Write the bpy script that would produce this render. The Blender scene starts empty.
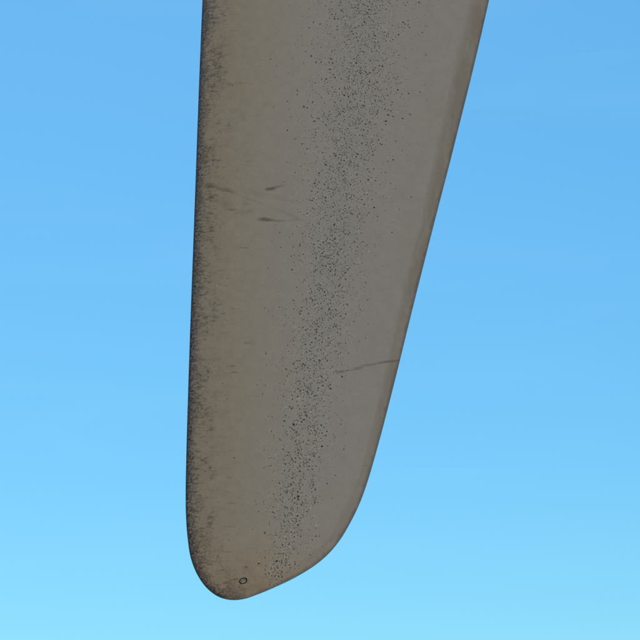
import bpy, bmesh, math
from mathutils import Vector
sc = bpy.context.scene
R = math.radians

# ------------------------------------------------------------------ camera
TIP_Z = 28.0                                   # the blade tip hangs this high above the ground
cam_d = bpy.data.cameras.new("camera")
cam = bpy.data.objects.new("camera", cam_d); sc.collection.objects.link(cam)
cam.location = (0.3515, -6.6, TIP_Z - 1.2043)
cam.rotation_euler = (R(90 + 20), 0, 0)
cam_d.sensor_fit = 'HORIZONTAL'; cam_d.sensor_width = 36
cam_d.angle = R(22); cam_d.clip_end = 20000; cam_d.clip_start = 0.05
sc.camera = cam

# ------------------------------------------------------------------ sky, sun, exposure
SUN_EL, SUN_AZ = R(60), R(-14)                  # azimuth clockwise from the view direction
world = bpy.data.worlds.new("World"); sc.world = world; world.use_nodes = True
wn = world.node_tree
sky = wn.nodes.new('ShaderNodeTexSky'); sky.sky_type = 'NISHITA'; sky.sun_disc = False
sky.sun_elevation = SUN_EL; sky.sun_rotation = SUN_AZ
sky.air_density = 1.5; sky.dust_density = 0.3; sky.ozone_density = 8; sky.altitude = 0
hsv = wn.nodes.new('ShaderNodeHueSaturation'); hsv.inputs['Saturation'].default_value = 1.15
gam = wn.nodes.new('ShaderNodeGamma'); gam.inputs['Gamma'].default_value = 0.8
mul = wn.nodes.new('ShaderNodeMix'); mul.data_type = 'RGBA'; mul.blend_type = 'MULTIPLY'
mul.inputs[0].default_value = 1.0
mul.inputs[7].default_value = (1.09, 1.81, 1.88, 1)
wn.links.new(sky.outputs[0], hsv.inputs['Color'])
wn.links.new(hsv.outputs[0], gam.inputs[0])
wn.links.new(gam.outputs[0], mul.inputs[6])
# hardly visible high wisps
wtc = wn.nodes.new('ShaderNodeTexCoord'); wmp = wn.nodes.new('ShaderNodeMapping'); wmp.inputs['Scale'].default_value = (1.6, 1.6, 13.0)
wno = wn.nodes.new('ShaderNodeTexNoise'); wno.inputs['Scale'].default_value = 2.2; wno.inputs['Detail'].default_value = 6
wno.inputs['Distortion'].default_value = .6
wmr = wn.nodes.new('ShaderNodeMapRange'); wmr.interpolation_type = 'SMOOTHSTEP'
for i, v in enumerate((.50, .80, 0.0, .05)): wmr.inputs[i + 1].default_value = v
wmx = wn.nodes.new('ShaderNodeMix'); wmx.data_type = 'RGBA'; wmx.inputs[7].default_value = (5.0, 8.2, 9.6, 1)
wn.links.new(wtc.outputs['Generated'], wmp.inputs[0]); wn.links.new(wmp.outputs[0], wno.inputs['Vector'])
wn.links.new(wno.outputs[0], wmr.inputs[0]); wn.links.new(wmr.outputs[0], wmx.inputs[0])
wn.links.new(mul.outputs[2], wmx.inputs[6])
wn.links.new(wmx.outputs[2], wn.nodes['Background'].inputs[0])
wn.nodes['Background'].inputs[1].default_value = 0.1

sun_d = bpy.data.lights.new("sun", 'SUN'); sun_d.energy = 4.8; sun_d.angle = R(0.53)
sun_d.color = (1.0, 0.92, 0.80)
sun = bpy.data.objects.new("sun", sun_d); sc.collection.objects.link(sun)
to_sun = Vector((math.sin(SUN_AZ) * math.cos(SUN_EL), math.cos(SUN_AZ) * math.cos(SUN_EL), math.sin(SUN_EL)))
sun.rotation_euler = to_sun.to_track_quat('Z', 'Y').to_euler()
sc.view_settings.view_transform = 'Standard'; sc.view_settings.look = 'None'
sc.view_settings.gamma = 1; sc.view_settings.exposure = 0.0

# ------------------------------------------------------------------ node helpers
class NB:
    def __init__(s, nt): s.nt = nt
    def new(s, t, **k):
        n = s.nt.nodes.new(t)
        for a, b in k.items(): setattr(n, a, b)
        return n
    def put(s, v, sock):
        if hasattr(v, 'links'): s.nt.links.new(v, sock)
        else: sock.default_value = v
    def m(s, op, a, b=0.0, c=0.0, clamp=False):
        n = s.new('ShaderNodeMath', operation=op, use_clamp=clamp)
        s.put(a, n.inputs[0]); s.put(b, n.inputs[1]); s.put(c, n.inputs[2])
        return n.outputs[0]
    def step(s, x, a, b, lo=0.0, hi=1.0):      # smooth step from a to b
        n = s.new('ShaderNodeMapRange', interpolation_type='SMOOTHSTEP')
        s.put(x, n.inputs[0])
        for i, v in enumerate((a, b, lo, hi)): s.put(v, n.inputs[i + 1])
        return n.outputs[0]
    def attr(s, name):
        return s.new('ShaderNodeAttribute', attribute_name=name).outputs['Fac']
    def xyz(s, x, y, z=0.0):
        n = s.new('ShaderNodeCombineXYZ')
        s.put(x, n.inputs[0]); s.put(y, n.inputs[1]); s.put(z, n.inputs[2])
        return n.outputs[0]
    def noise(s, vec, scale, detail=4.0, rough=0.55, color=False, dist=0.0):
        n = s.new('ShaderNodeTexNoise')
        s.put(vec, n.inputs['Vector']); n.inputs['Scale'].default_value = scale
        n.inputs['Detail'].default_value = detail; n.inputs['Roughness'].default_value = rough
        n.inputs['Distortion'].default_value = dist
        return n.outputs['Color' if color else 0]
    def mix(s, f, a, b, mode='MIX'):
        n = s.new('ShaderNodeMix', data_type='RGBA', blend_type=mode)
        s.put(f, n.inputs[0])
        for v, i in ((a, 6), (b, 7)):
            if isinstance(v, tuple): v = (*v, 1) if len(v) == 3 else v
            s.put(v, n.inputs[i])
        return n.outputs[2]

# ------------------------------------------------------------------ blade material: weathered white gel coat
def blade_material():
    mat = bpy.data.materials.new("weathered_gel_coat"); mat.use_nodes = True
    nt = mat.node_tree; n = NB(nt); bs = nt.nodes['Principled BSDF']
    obj = n.new('ShaderNodeTexCoord').outputs['Object']
    sep = n.new('ShaderNodeSeparateXYZ'); nt.links.new(obj, sep.inputs[0])
    X, Y, Z = sep.outputs
    lead, trail, band = n.attr('lead'), n.attr('trail'), n.attr('band')
    front = n.m('LESS_THAN', Y, 0.0)
    # broad tones: grey coat, brown film growing towards the leading edge
    big = n.noise(n.xyz(X, 0.0, n.m('MULTIPLY', Z, 0.35)), 5.0, 3)
    mot = n.noise(obj, 24.0, 4, 0.6)
    GREY, BROWN, OLIVE = (0.488, 0.375, 0.310), (0.432, 0.300, 0.205), (0.478, 0.350, 0.252)
    col = n.mix(n.step(n.m('ADD', lead, n.m('MULTIPLY', n.m('SUBTRACT', big, .5), .30)), 0.16, 0.56), OLIVE, GREY)
    col = n.mix(n.step(n.m('ADD', lead, n.m('MULTIPLY', n.m('SUBTRACT', mot, .5), .16)), 0.30, 0.03), col, BROWN)
    col = n.mix(n.m('MULTIPLY', n.step(big, .42, .68), .25), col, (0.445, 0.340, 0.268))
    # faint cloudy mottling
    v = n.m('ADD', n.m('MULTIPLY', n.m('SUBTRACT', mot, .5), .22), n.m('MULTIPLY', n.m('SUBTRACT', n.noise(obj, 90, 3), .5), .10))
    fine = n.noise(obj, 330.0, 2, .6)
    v = n.m('ADD', v, n.m('MULTIPLY', n.m('SUBTRACT', fine, .5), .24))
    # chordwise scratches of dirt, dense at the leading edge and thinning out across the first half
    wob = n.m('MULTIPLY', n.noise(obj, 6.0, 2), .06)
    zz = n.m('ADD', Z, wob)
    st1 = n.noise(n.xyz(n.m('MULTIPLY', X, 28.0), 0.0, n.m('MULTIPLY', zz, 78.0)), 1.0, 5, .70)
    st2 = n.noise(n.xyz(n.m('MULTIPLY', X, 90.0), 3.0, n.m('MULTIPLY', zz, 180.0)), 1.0, 4, .72)
    st3 = n.noise(n.xyz(n.m('MULTIPLY', X, 9.0), 7.0, n.m('MULTIPLY', zz, 75.0)), 1.0, 3, .6)
    patch = n.noise(n.xyz(n.m('MULTIPLY', X, 2.0), 1.0, Z), 7.0, 3)
    near = n.step(n.m('ADD', lead, n.m('MULTIPLY', n.m('SUBTRACT', patch, .5), .34)), 0.27, -0.03)
    thr = n.m('SUBTRACT', .70, n.m('MULTIPLY', near, .25))
    s1 = n.step(n.m('SUBTRACT', st1, thr), -0.01, 0.12)
    s2 = n.step(n.m('SUBTRACT', st2, n.m('SUBTRACT', .71, n.m('MULTIPLY', near, .25))), 0.0, 0.09)
    s3 = n.m('MULTIPLY', n.step(n.m('SUBTRACT', st3, .625), 0.0, .09), n.step(lead, .48, .10))
    DIRT = (0.12, 0.093, 0.06)
    col = n.mix(n.m('MULTIPLY', n.m('MULTIPLY', s1, .62), front), col, DIRT)
    blot = n.noise(n.xyz(n.m('MULTIPLY', X, 16.0), 6.0, n.m('MULTIPLY', zz, 38.0)), 1.0, 4, .65)
    col = n.mix(n.m('MULTIPLY', n.m('MULTIPLY', n.step(blot, .50, .68), n.step(lead, .26, .03)), .34), col, (0.21, 0.148, 0.092))
    col = n.mix(n.m('MULTIPLY', n.m('MULTIPLY', s2, .55), front), col, (0.11, 0.09, 0.065))
    col = n.mix(n.m('MULTIPLY', n.m('MULTIPLY', s3, .40), front), col, DIRT)
    # pale chips between the scratches near the edge
    ch = n.noise(n.xyz(n.m('MULTIPLY', X, 90.0), 9.0, n.m('MULTIPLY', zz, 210.0)), 1.0, 3, .6)
    col = n.mix(n.m('MULTIPLY', n.m('MULTIPLY', n.step(ch, .60, .72), n.step(lead, .16, .02)), .5), col, (0.47, 0.42, 0.35))
    # eroded leading edge: dark purplish pitting with an uneven inner border
    en = n.noise(n.xyz(n.m('MULTIPLY', X, 42.0), 2.0, n.m('MULTIPLY', Z, 85.0)), 1.0, 5, .7)
    eb = n.noise(n.xyz(n.m('MULTIPLY', X, 1.5), 5.0, Z), 22.0, 5, .75)
    ed = n.m('ADD', lead, n.m('ADD', n.m('MULTIPLY', n.m('SUBTRACT', en, .5), .10), n.m('MULTIPLY', n.m('SUBTRACT', eb, .5), .075)))
    em = n.step(ed, .050, .010)
    pit = n.noise(n.xyz(n.m('MULTIPLY', X, 100.0), 4.0, n.m('MULTIPLY', Z, 115.0)), 1.0, 4, .7)
    ecol = n.mix(n.step(pit, .42, .60), (0.018, 0.014, 0.017), (0.27, 0.205, 0.19))
    col = n.mix(n.m('MULTIPLY', em, .84), col, ecol)
    col = n.mix(n.step(n.m('ADD', lead, n.m('MULTIPLY', n.m('SUBTRACT', en, .5), .03)),   .016, .002, 0, .80), col, (0.03, 0.024, 0.026))
    # trailing edge: mottled brown strip with a wavy border, a broken darker line and a dark rim
    tn = n.noise(n.xyz(n.m('MULTIPLY', X, 14.0), 6.0, n.m('MULTIPLY', Z, 4.0)), 1.0, 5, .6)
    tw = n.step(Z, .3, 2.6, 1.9, 1.0)
    tb = n.m('MULTIPLY', n.m('ADD', trail, n.m('MULTIPLY', n.m('SUBTRACT', tn, .5), .09)), tw)
    tcol = n.mix(n.step(tn, .42, .62), (0.335, 0.240, 0.170), (0.41, 0.302, 0.222))
    col = n.mix(n.m('MULTIPLY', n.step(tb, .098, .03), n.step(Z, .1, 1.6, .35, .70)), col, tcol)
    line = n.m('MULTIPLY', n.step(tb, .050, .068), n.step(tb, .092, .074))
    col = n.mix(n.m('MULTIPLY', n.m('MULTIPLY', line, n.step(tn, .42, .6)), .34), col, (0.27, 0.22, 0.165))
    col = n.mix(n.step(n.m('ADD', trail, n.m('MULTIPLY', n.m('SUBTRACT', mot, .5), .02)), .017, .003, 0, .55), col, (0.15, 0.115, 0.085))
    # single smears on the coat: (x, z, half length, half width, angle, strength)
    wx = n.noise(obj, 30.0, 3)
    gritty = n.step(n.noise(n.xyz(n.m('MULTIPLY', X, 45.0), 3.0, n.m('MULTIPLY', Z, 230.0)), 1.0, 4, .7), .30, .62, .45, 1.25)
    for (sx, sz, a, b, ang, k) in (
            (-.128, 1.827, .042, .017, -8, .62), (-.075, 1.812, .055, .013, -14, .30), (-.04, 1.80, .05, .011, -8, .22),
            (.137, 1.812, .034, .011, 9, .78), (.172, 1.822, .036, .008, 8, .38), (.117, 1.664, .044, .013, -4, .80),
            (.168, 1.658, .05, .009, -3, .34), (.245, 1.661, .05, .006, 3, .18),
            (.440, .962, .030, .0070, 5, .50), (.515, .979, .034, .0085, 9, .42), (.560, .992, .045, .007, 12, .26),
            (.64, 1.008, .060, .0075, 8, .46), (.70, 1.018, .03, .006, 6, .4),
            (-.020, .988, .030, .006, 0, .42), (-.006, .961, .027, .006, 2, .40), (.03, 1.53, .03, .005, 0, .34),
            (-.03, 1.71, .024, .006, 5, .42), (-.008, .396, .032, .004, 0, .36), (-.015, .299, .034, .004, 2, .34),
            (-.022, .196, .028, .004, 0, .30), (.02, 1.33, .022, .004, 0, .25), (-.09, 2.47, .05, .006, 16, .30),
            (-.05, 2.33, .03, .007, -4, .34), (.0, 2.335, .04, .005, 0, .20), (.08, 1.79, .05, .02, -22, .10),
            (-.06, 1.74, .07, .03, -30, .14), (-.05, 1.80, .06, .006, -20, .30), (.06, 1.755, .09, .009, -21, .15),
            (.21, 1.69, .10, .010, -24, .14), (.20, 1.76, .12, .016, -14, .10), (.03, 1.70, .08, .012, 10, .14),
            (.48, .970, .075, .0040, 6, .34), (.60, 1.000, .10, .0042, 10, .40)):
        ca, sa = math.cos(R(ang)), math.sin(R(ang))
        cc = .42 + .372 * sz; tt = max(.02, (sx + .2) / cc); hk = 5 * (.115 + .0167 * sz) * (.2969 * tt ** .5 - .126 * tt - .3516 * tt * tt + .2843 * tt ** 3 - .1015 * tt ** 4)
        sz -= max(0, hk * .92 - .010 * math.sin(math.pi * min(1, tt))) * cc * (sz + 1.204) / 6.6   # it sits on the bulging front face
        dx = n.m('SUBTRACT', X, sx); dz = n.m('SUBTRACT', Z, sz)
        u = n.m('ADD', n.m('MULTIPLY', dx, ca / a), n.m('MULTIPLY', dz, sa / a))
        w = n.m('ADD', n.m('MULTIPLY', dx, -sa / b), n.m('MULTIPLY', dz, ca / b))
        w = n.m('ADD', w, n.m('MULTIPLY', n.m('SUBTRACT', wx, .5), 1.2))
        d = n.m('SQRT', n.m('ADD', n.m('MULTIPLY', u, u), n.m('MULTIPLY', w, w)))
        f = n.m('MULTIPLY', n.m('MULTIPLY', n.step(d, 1.15, .1), k), n.m('MULTIPLY', front, gritty))
        col = n.mix(f, col, (0.115, 0.092, 0.06))
    # soot and insect specks: three sizes of dots scattered through the belt
    clump = n.noise(n.xyz(X, 0.0, Z), 26.0, 4, .65)
    clump2 = n.noise(n.xyz(X, 4.0, n.m('MULTIPLY', Z, .8)), 8.0, 2, .5)
    q = n.m('ABSOLUTE', band)
    core = n.m('POWER', 2.718, n.m('MULTIPLY', n.m('MULTIPLY', q, q), -2.3))
    core = n.m('ADD', core, n.step(q, 2.1, .6, 0, .09))
    dens = n.m('MULTIPLY', core, n.m('ADD', .20, n.m('MULTIPLY', n.step(clump, .38, .60), .90)))
    dens = n.m('MULTIPLY', dens, n.step(clump2, .25, .62, .45, 1.0))
    dens = n.m('MULTIPLY', n.m('ADD', dens, .0015), front)
    height = None
    jag = n.noise(obj, 260.0, 3, .7)
    brk = n.step(n.noise(n.xyz(X, 2.0, Z), 210.0, 2, .6), .42, .62)
    for (cell, rmin, rmax, amt, dark, halo, off, rot) in (
            (.0115, .0018, .0036, .80, -.60, 0.0, 21.0, 60), (.0150, .0020, .0046, .55, -.75, 0.0, 27.0, 8),
            (.0105, .0019, .0038, 1.0, .85, .40, 0.0, 17), (.0120, .0021, .0044, .85, .85, .55, 3.3, 48),
            (.0165, .0024, .0052, .60, .97, .65, 7.7, 71), (.0300, .0030, .0062, .26, 1.0, .65, 12.1, 33)):
        vo = n.new('ShaderNodeTexVoronoi', voronoi_dimensions='2D', feature='F1')
        w1 = n.m('MULTIPLY', n.m('SUBTRACT', n.noise(obj, 1.3 / cell, 2), .5), .5)
        w2 = n.m('MULTIPLY', n.m('SUBTRACT', n.noise(n.xyz(X, off, Z), 1.3 / cell, 2), .5), .5)
        ca, sa = math.cos(R(rot)) / cell, math.sin(R(rot)) / cell
        n.put(n.xyz(n.m('ADD', n.m('ADD', n.m('MULTIPLY', X, ca), n.m('MULTIPLY', Z, sa)), n.m('ADD', w1, off)),
                    n.m('ADD', n.m('SUBTRACT', n.m('MULTIPLY', Z, ca), n.m('MULTIPLY', X, sa)), w2)), vo.inputs['Vector'])
        vo.inputs['Scale'].default_value = 1.0
        sc3 = n.new('ShaderNodeSeparateColor'); nt.links.new(vo.outputs['Color'], sc3.inputs[0])
        rr = n.m('ADD', rmin / cell, n.m('MULTIPLY', n.m('POWER', sc3.outputs[1], 1.8), (rmax - rmin) / cell))
        on = n.m('LESS_THAN', sc3.outputs[0], n.m('MULTIPLY', dens, amt))
        rel = n.m('DIVIDE', n.m('ADD', vo.outputs['Distance'], n.m('MULTIPLY', n.m('SUBTRACT', jag, .5), .30)), rr)
        dot = n.m('MULTIPLY', n.step(rel, 1.12, .70), on)
        ring = n.m('MULTIPLY', n.m('MULTIPLY', n.step(rel, 2.3, 1.3), n.step(rel, .8, 1.2)), on)
        if dark > 0: col = n.mix(n.m('MULTIPLY', n.m('MULTIPLY', ring, brk), halo * .80), col, (0.70, 0.60, 0.49))
        if dark < 0:                           # pale chip
            col = n.mix(n.m('MULTIPLY', dot, n.m('MULTIPLY', sc3.outputs[2], -dark)), col, (0.72, 0.60, 0.49))
            continue
        kk = n.m('MULTIPLY', dot, n.m('ADD', dark * .45, n.m('MULTIPLY', sc3.outputs[2], dark * .55)))
        col = n.mix(kk, col, (0.028, 0.022, 0.019))
        height = dot if height is None else n.m('ADD', height, dot)
    # pale worn flecks among them and a soft darker film under the belt
    fl = n.noise(n.xyz(X, 8.0, Z), 150.0, 2, .6)
    col = n.mix(n.m('MULTIPLY', n.m('MULTIPLY', n.step(fl, .56, .70), core), .45), col, (0.62, 0.52, 0.42))
    col = n.mix(n.m('MULTIPLY', n.m('MULTIPLY', core, n.step(clump, .35, .65)), .10), col, (0.34, 0.27, 0.225))
    vv = n.m('ADD', 1.03, v)
    col = n.mix(1.0, col, n.xyz(vv, vv, vv), 'MULTIPLY')
    nt.links.new(col, bs.inputs['Base Color'])
    n.put(n.m('ADD', .55, n.m('MULTIPLY', mot, .2)), bs.inputs['Roughness'])
    bs.inputs['Specular IOR Level'].default_value = .22
    bp = n.new('ShaderNodeBump'); bp.inputs['Strength'].default_value = .5; bp.inputs['Distance'].default_value = .002
    hh = n.m('ADD', n.m('MULTIPLY', height, .5), n.m('SUBTRACT', n.m('MULTIPLY', fine, .12), n.m('MULTIPLY', n.m('MULTIPLY', em, pit), 1.0)))
    n.put(hh, bp.inputs['Height']); nt.links.new(bp.outputs[0], bs.inputs['Normal'])
    return mat
MAT_BLADE = blade_material()

def simple_mat(name, c, rough, metal=0.0, c2=None, scale=200.0, bump=0.0):
    mat = bpy.data.materials.new(name); mat.use_nodes = True
    nt = mat.node_tree; n = NB(nt); bs = nt.nodes['Principled BSDF']
    obj = n.new('ShaderNodeTexCoord').outputs['Object']
    t = n.noise(obj, scale, 4, .65)
    nt.links.new(n.mix(n.step(t, .38, .64), c, c2 or c), bs.inputs['Base Color'])
    bs.inputs['Roughness'].default_value = rough; bs.inputs['Metallic'].default_value = metal
    if bump:
        bp = n.new('ShaderNodeBump'); bp.inputs['Distance'].default_value = bump
        n.put(t, bp.inputs['Height']); nt.links.new(bp.outputs[0], bs.inputs['Normal'])
    return mat
MAT_METAL = simple_mat("dull_aluminium", (0.20, 0.145, 0.105), .85, .0, (0.66, 0.47, 0.35), 170)
MAT_SEAL = simple_mat("black_sealant", (0.008, 0.007, 0.006), .9, 0, (0.022, 0.019, 0.016), 300)

# ------------------------------------------------------------------ ground far below (out of the picture; it throws the warm light up)
gm = bpy.data.materials.new("dry_ground"); gm.use_nodes = True
n = NB(gm.node_tree); gb = gm.node_tree.nodes['Principled BSDF']
go = n.new('ShaderNodeTexCoord').outputs['Object']
gc = n.mix(n.step(n.noise(go, .03, 6), .4, .62), (0.44, 0.315, 0.19), (0.37, 0.275, 0.17))
gc = n.mix(n.step(n.noise(go, 1.2, 5), .45, .7, 0, .5), gc, (0.22, 0.185, 0.115))
gm.node_tree.links.new(gc, gb.inputs['Base Color']); gb.inputs['Roughness'].default_value = .95
bm = bmesh.new(); bmesh.ops.create_grid(bm, x_segments=60, y_segments=60, size=4000)
for v in bm.verts:
    r = math.hypot(v.co.x, v.co.y)
    v.co.z = min(r / 900.0, 1.0) * 6 * math.sin(v.co.x * .0021 + 1) * math.cos(v.co.y * .0017)
me = bpy.data.meshes.new("ground"); bm.to_mesh(me); bm.free(); me.materials.append(gm)
for p in me.polygons: p.use_smooth = True
ground = bpy.data.objects.new("ground", me); sc.collection.objects.link(ground); ground["kind"] = "structure"

# ------------------------------------------------------------------ blade
# outline of the tip in metres (x along the chord, z up the span, tip at the origin), leading edge on the left
OUT = [(-0.1849, 2.9203), (-0.1879, 2.7614), (-0.1917, 2.4504), (-0.1940, 2.1978), (-0.1956, 1.951), (-0.1982, 1.5677), (-0.2010, 1.198),
       (-0.2025, 0.841), (-0.2022, 0.5814), (-0.2009, 0.4541), (-0.1969, 0.3492), (-0.1880, 0.2578), (-0.1699, 0.1632), (-0.1400, 0.0959),
       (-0.1015, 0.046), (-0.0545, 0.0129), (0.0, 0.0), (0.0501, 0.0056), (0.1001, 0.023), (0.1703, 0.0525), (0.2707, 0.1029),
       (0.3353, 0.1447), (0.384, 0.1866), (0.4288, 0.2402), (0.474, 0.3146), (0.5156, 0.4015), (0.5463, 0.4858), (0.5727, 0.5737),
       (0.6020, 0.678), (0.645, 0.841), (0.6899, 1.0179), (0.7346, 1.198), (0.8167, 1.5208), (0.8718, 1.7337), (0.9289, 1.951),
       (0.9787, 2.148), (1.0296, 2.3487), (1.0792, 2.5531), (1.1278, 2.7614), (1.1634, 2.9203)]
# the blade carries on above the picture towards its root
UP_L = [(-0.150, 5.0), (-0.10, 8.0), (-0.02, 12.0), (0.08, 16.0)]
UP_R = [(1.55, 5.0), (1.92, 8.0), (2.22, 12.0), (2.45, 16.0)]
pts = [Vector(p) for p in list(reversed(UP_L)) + OUT + UP_R]
dense = []
for i in range(len(pts) - 1):                  # centripetal-like Catmull-Rom through the outline
    p1, p2 = pts[i], pts[i + 1]
    p0 = pts[i - 1] if i else p1 * 2 - p2
    p3 = pts[i + 2] if i + 2 < len(pts) else p2 * 2 - p1
    d1, d0, d2 = (p2 - p1).length, (p1 - p0).length, (p3 - p2).length
    m1 = ((p1 - p0) / d0 * d1 + (p2 - p1) / d1 * d0) / (d0 + d1) * d1
    m2 = ((p2 - p1) / d1 * d2 + (p3 - p2) / d2 * d1) / (d1 + d2) * d1
    for k in range(24):
        t = k / 24
        dense.append(p1 * (2*t**3 - 3*t**2 + 1) + m1 * (t**3 - 2*t**2 + t) + p2 * (-2*t**3 + 3*t**2) + m2 * (t**3 - t**2))
dense.append(pts[-1])
lo = min(range(len(dense)), key=lambda i: dense[i].y)
left = list(reversed(dense[:lo + 1])); right = dense[lo:]
z0 = dense[lo].y
def edge_x(side, z):
    for a, b in zip(side, side[1:]):
        if a.y <= z <= b.y: return a.x + (b.x - a.x) * ((z - a.y) / max(b.y - a.y, 1e-9))
    return side[-1].x
def dist_to(side, p):
    best = 9.0
    for a, b in zip(side, side[1:]):
        if abs(a.y - p.y) > 1.2 and abs(b.y - p.y) > 1.2: continue
        ab = b - a; t = max(0, min(1, (p - a).dot(ab) / max(ab.length_squared, 1e-12)))
        best = min(best, (a + ab * t - p).length)
    return best
BAND = [(16, 1.2, .3), (5.0, .72, .25), (2.9203, .5557, .205), (2.6048, .535, .1968), (2.2479, .5085, .1845), (1.9999, .4757, .1722), (1.7576, .4392, .1558),
        (1.474, .4034, .1394), (1.198, .3601, .1312), (.9734, .3262, .123), (.7538, .2931, .1107), (.4963, .265, .1025),
        (.2454, .2254, .0902), (.0898, .1739, .0533), (-.2, .10, .02)]
def band_at(p):
    for a, b in zip(BAND, BAND[1:]):
        if a[0] >= p.y >= b[0]:
            t = (a[0] - p.y) / (a[0] - b[0]); xc = a[1] + (b[1] - a[1]) * t; w = a[2] + (b[2] - a[2]) * t
            e = 1.0 if p.y > .11 else 1.0 + (.11 - p.y) * 14
            return max(-3, min(3, (p.x - xc) / w * e))
    return 3.0

ROWS = [z0 + 0.0004 + 0.30 * (k / 60) ** 2.2 for k in range(61)]
z = ROWS[-1]
while z < 3.2: z += 0.022; ROWS.append(z)
while z < 15.8: z += 0.20; ROWS.append(z)
NT = 96
TS = [0.5 - 0.5 * math.cos(math.pi * k / NT) for k in range(NT + 1)]     # 0 leading edge .. 1 trailing edge
TS = [t ** 1.25 if t < .5 else t for t in TS]
TS = [t if TS[i] >= .5 else t * .5 / (.5 ** 1.25) for i, t in enumerate(TS)]
def half_thickness(t, c, z):
    tk = 0.115 + 0.05 * min(z / 3.0, 1.5)
    y = 5 * tk * (0.2969 * math.sqrt(t) - 0.1260 * t - 0.3516 * t * t + 0.2843 * t ** 3 - 0.1015 * t ** 4)
    return y * c + 0.0016 * min(1, c / .4)
def point(z, t, s):
    xl, xr = edge_x(left, z), edge_x(right, z); c = xr - xl
    bulge = 0.010 * c * math.sin(math.pi * min(1, max(0, t)))             # slight camber
    y = s * half_thickness(t, c, z) * (0.92 if s < 0 else 1.06) + bulge
    if t == 0: y = 0
    return Vector((xl + c * t, y, z))
ring = [(TS[k], -1) for k in range(NT, -1, -1)] + [(TS[k], 1) for k in range(1, NT + 1)]
M = len(ring)
verts = [point(z, t, s) for z in ROWS for (t, s) in ring]
full = bpy.data.meshes.new("blade_form")
faces, zone = [], []
for r in range(len(ROWS) - 1):
    for k in range(M - 1):
        a = r * M + k
        faces.append((a, a + 1, a + M + 1, a + M))
        tt = 0.5 * (ring[k][0] + ring[k + 1][0])
        zone.append('leading' if tt < .028 else 'trailing' if tt > .945 else 'shell')
full.from_pydata([tuple(v) for v in verts], [], faces); full.update()
bm = bmesh.new(); bm.from_mesh(full); bm.verts.ensure_lookup_table()
c0 = verts[M // 2 + 40 * M]
norms = [v.normal.copy() for v in bm.verts]; bm.free()
# make the normals point outwards
mid_i = 80 * M + NT // 2
sgn = -1.0 if norms[mid_i].y > 0 else 1.0
norms = [nn * sgn for nn in norms]
if sgn < 0: faces = [tuple(reversed(f)) for f in faces]
P2 = [Vector((v.x, v.z)) for v in verts]
cache = {}
def attrs(i):
    r, k = divmod(i, M); kk = k if k <= NT else 2 * NT - k                # both faces share the values
    key = (r, kk)
    if key not in cache:
        p = P2[i]; cache[key] = (dist_to(left, p) if p.y < 4 else p.x - edge_x(left, p.y), dist_to(right, p) if p.y < 4 else edge_x(right, p.y) - p.x, band_at(p))
    return cache[key]

blade = bpy.data.objects.new("wind_turbine_blade", None); sc.collection.objects.link(blade)
blade.location = (0, 0, TIP_Z); blade.empty_display_size = .3
blade["label"] = "weathered grey wind turbine blade tip hanging down against clear blue sky"
blade["category"] = "turbine blade"

def part(name, keep, label=None, extra=None):
    used, idx, fl = [], {}, []
    for f, zn in zip(faces, zone):
        if zn != keep: continue
        for i in f:
            if i not in idx: idx[i] = len(used); used.append(i)
        fl.append(tuple(idx[i] for i in f))
    vs = [tuple(verts[i]) for i in used]; nr = [tuple(norms[i]) for i in used]; at = [attrs(i) for i in used]
    if extra:
        for quad, nrm, a3 in extra:
            b = len(vs); vs += [tuple(q) for q in quad]; nr += [tuple(nrm)] * len(quad); at += [a3] * len(quad)
            fl.append(tuple(range(b, b + len(quad))))
    me = bpy.data.meshes.new(name); me.from_pydata(vs, [], fl); me.update()
    for j, an in enumerate(('lead', 'trail', 'band')):
        A = me.attributes.new(an, 'FLOAT', 'POINT'); A.data.foreach_set('value', [a[j] for a in at])
    for p in me.polygons: p.use_smooth = True
    me.normals_split_custom_set_from_vertices(nr)
    me.materials.append(MAT_BLADE)
    o = bpy.data.objects.new(name, me); sc.collection.objects.link(o); o.parent = blade
    if label: o["label"] = label
    return o
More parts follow.
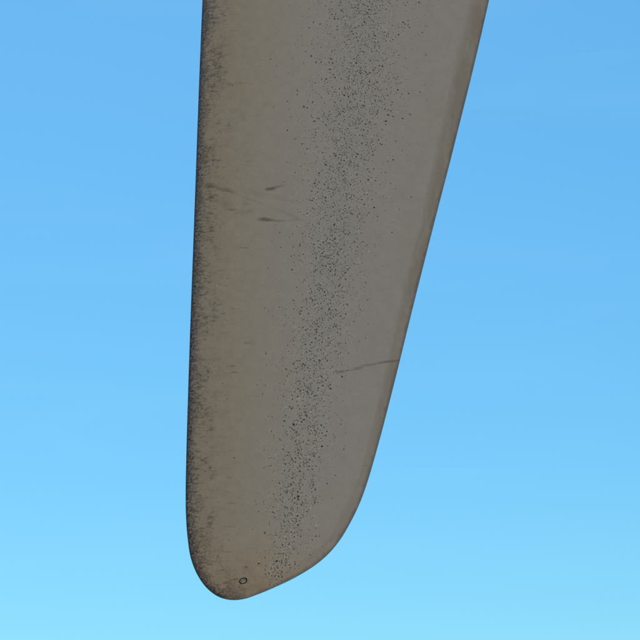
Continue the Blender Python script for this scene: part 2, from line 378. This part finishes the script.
# thin flat wall that closes the trailing edge, and the two caps
ex = []
for r in range(len(ROWS) - 1):
    a, b, c, d = verts[r * M], verts[r * M + M - 1], verts[(r + 1) * M + M - 1], verts[(r + 1) * M]
    nrm = Vector((1, 0, -.3)).normalized()
    ex.append(((a, d, c, b), nrm, (1.0, 0.0, 3.0)))
caps = [(tuple(verts[k] for k in range(M)), Vector((0, 0, -1)), (.05, .02, 3.0)),
        (tuple(verts[(len(ROWS) - 1) * M + k] for k in range(M)), Vector((0, 0, 1)), (.5, .5, 3.0))]
part("blade_shell", 'shell', None, caps)
part("leading_edge", 'leading', "dark pitted and eroded leading edge of the blade")
part("trailing_edge", 'trailing', "thin trailing edge with a mottled brown strip", ex)

# ------------------------------------------------------------------ lightning receptor near the tip
def surf(x, z):
    xl, xr = edge_x(left, z), edge_x(right, z)
    return point(z, (x - xl) / (xr - xl), -1)
rc = surf(.0425, .0756)
e = .006
tx = (surf(.0425 + e, .0756) - surf(.0425 - e, .0756)).normalized()
tz = (surf(.0425, .0756 + e) - surf(.0425, .0756 - e)).normalized()
nn = tx.cross(tz).normalized()
if nn.y > 0: nn = -nn
ang = R(22)
U = (tx * math.cos(ang) + tz * math.sin(ang)).normalized(); V = nn.cross(U).normalized()
def lathe(name, prof, mat, parent, rx=1.0, ry=.70, seg=40, close=True):
    vs, fs = [], []
    for (r, h) in prof:
        for k in range(seg):
            a = 2 * math.pi * k / seg
            vs.append(tuple(rc + U * (math.cos(a) * r * rx) + V * (math.sin(a) * r * ry) + nn * h))
    for j in range(len(prof) - 1):
        for k in range(seg):
            a, b = j * seg + k, j * seg + (k + 1) % seg
            fs.append((a, b, b + seg, a + seg))
    if close: fs.append(tuple(range((len(prof) - 1) * seg, len(prof) * seg)))
    me = bpy.data.meshes.new(name); me.from_pydata(vs, [], fs); me.update()
    bm = bmesh.new(); bm.from_mesh(me); bmesh.ops.recalc_face_normals(bm, faces=bm.faces); bm.to_mesh(me); bm.free()
    for p in me.polygons: p.use_smooth = len(p.vertices) == 4
    me.materials.append(mat)
    o = bpy.data.objects.new(name, me); sc.collection.objects.link(o); o.parent = parent
    return o
rec = lathe("lightning_receptor", [(.0124, -.004), (.0124, .0006), (.0116, .0012), (.0085, .0010), (.0070, .0018), (.0035, .0021)], MAT_METAL, blade)
rec["label"] = "small oval metal lightning receptor ringed in black near the tip"
lathe("sealant_ring", [(.0176, -.004), (.0174, .0005), (.0162, .0012), (.0132, .0012), (.0122, .0002), (.0122, -.004)], MAT_SEAL, rec, close=False)
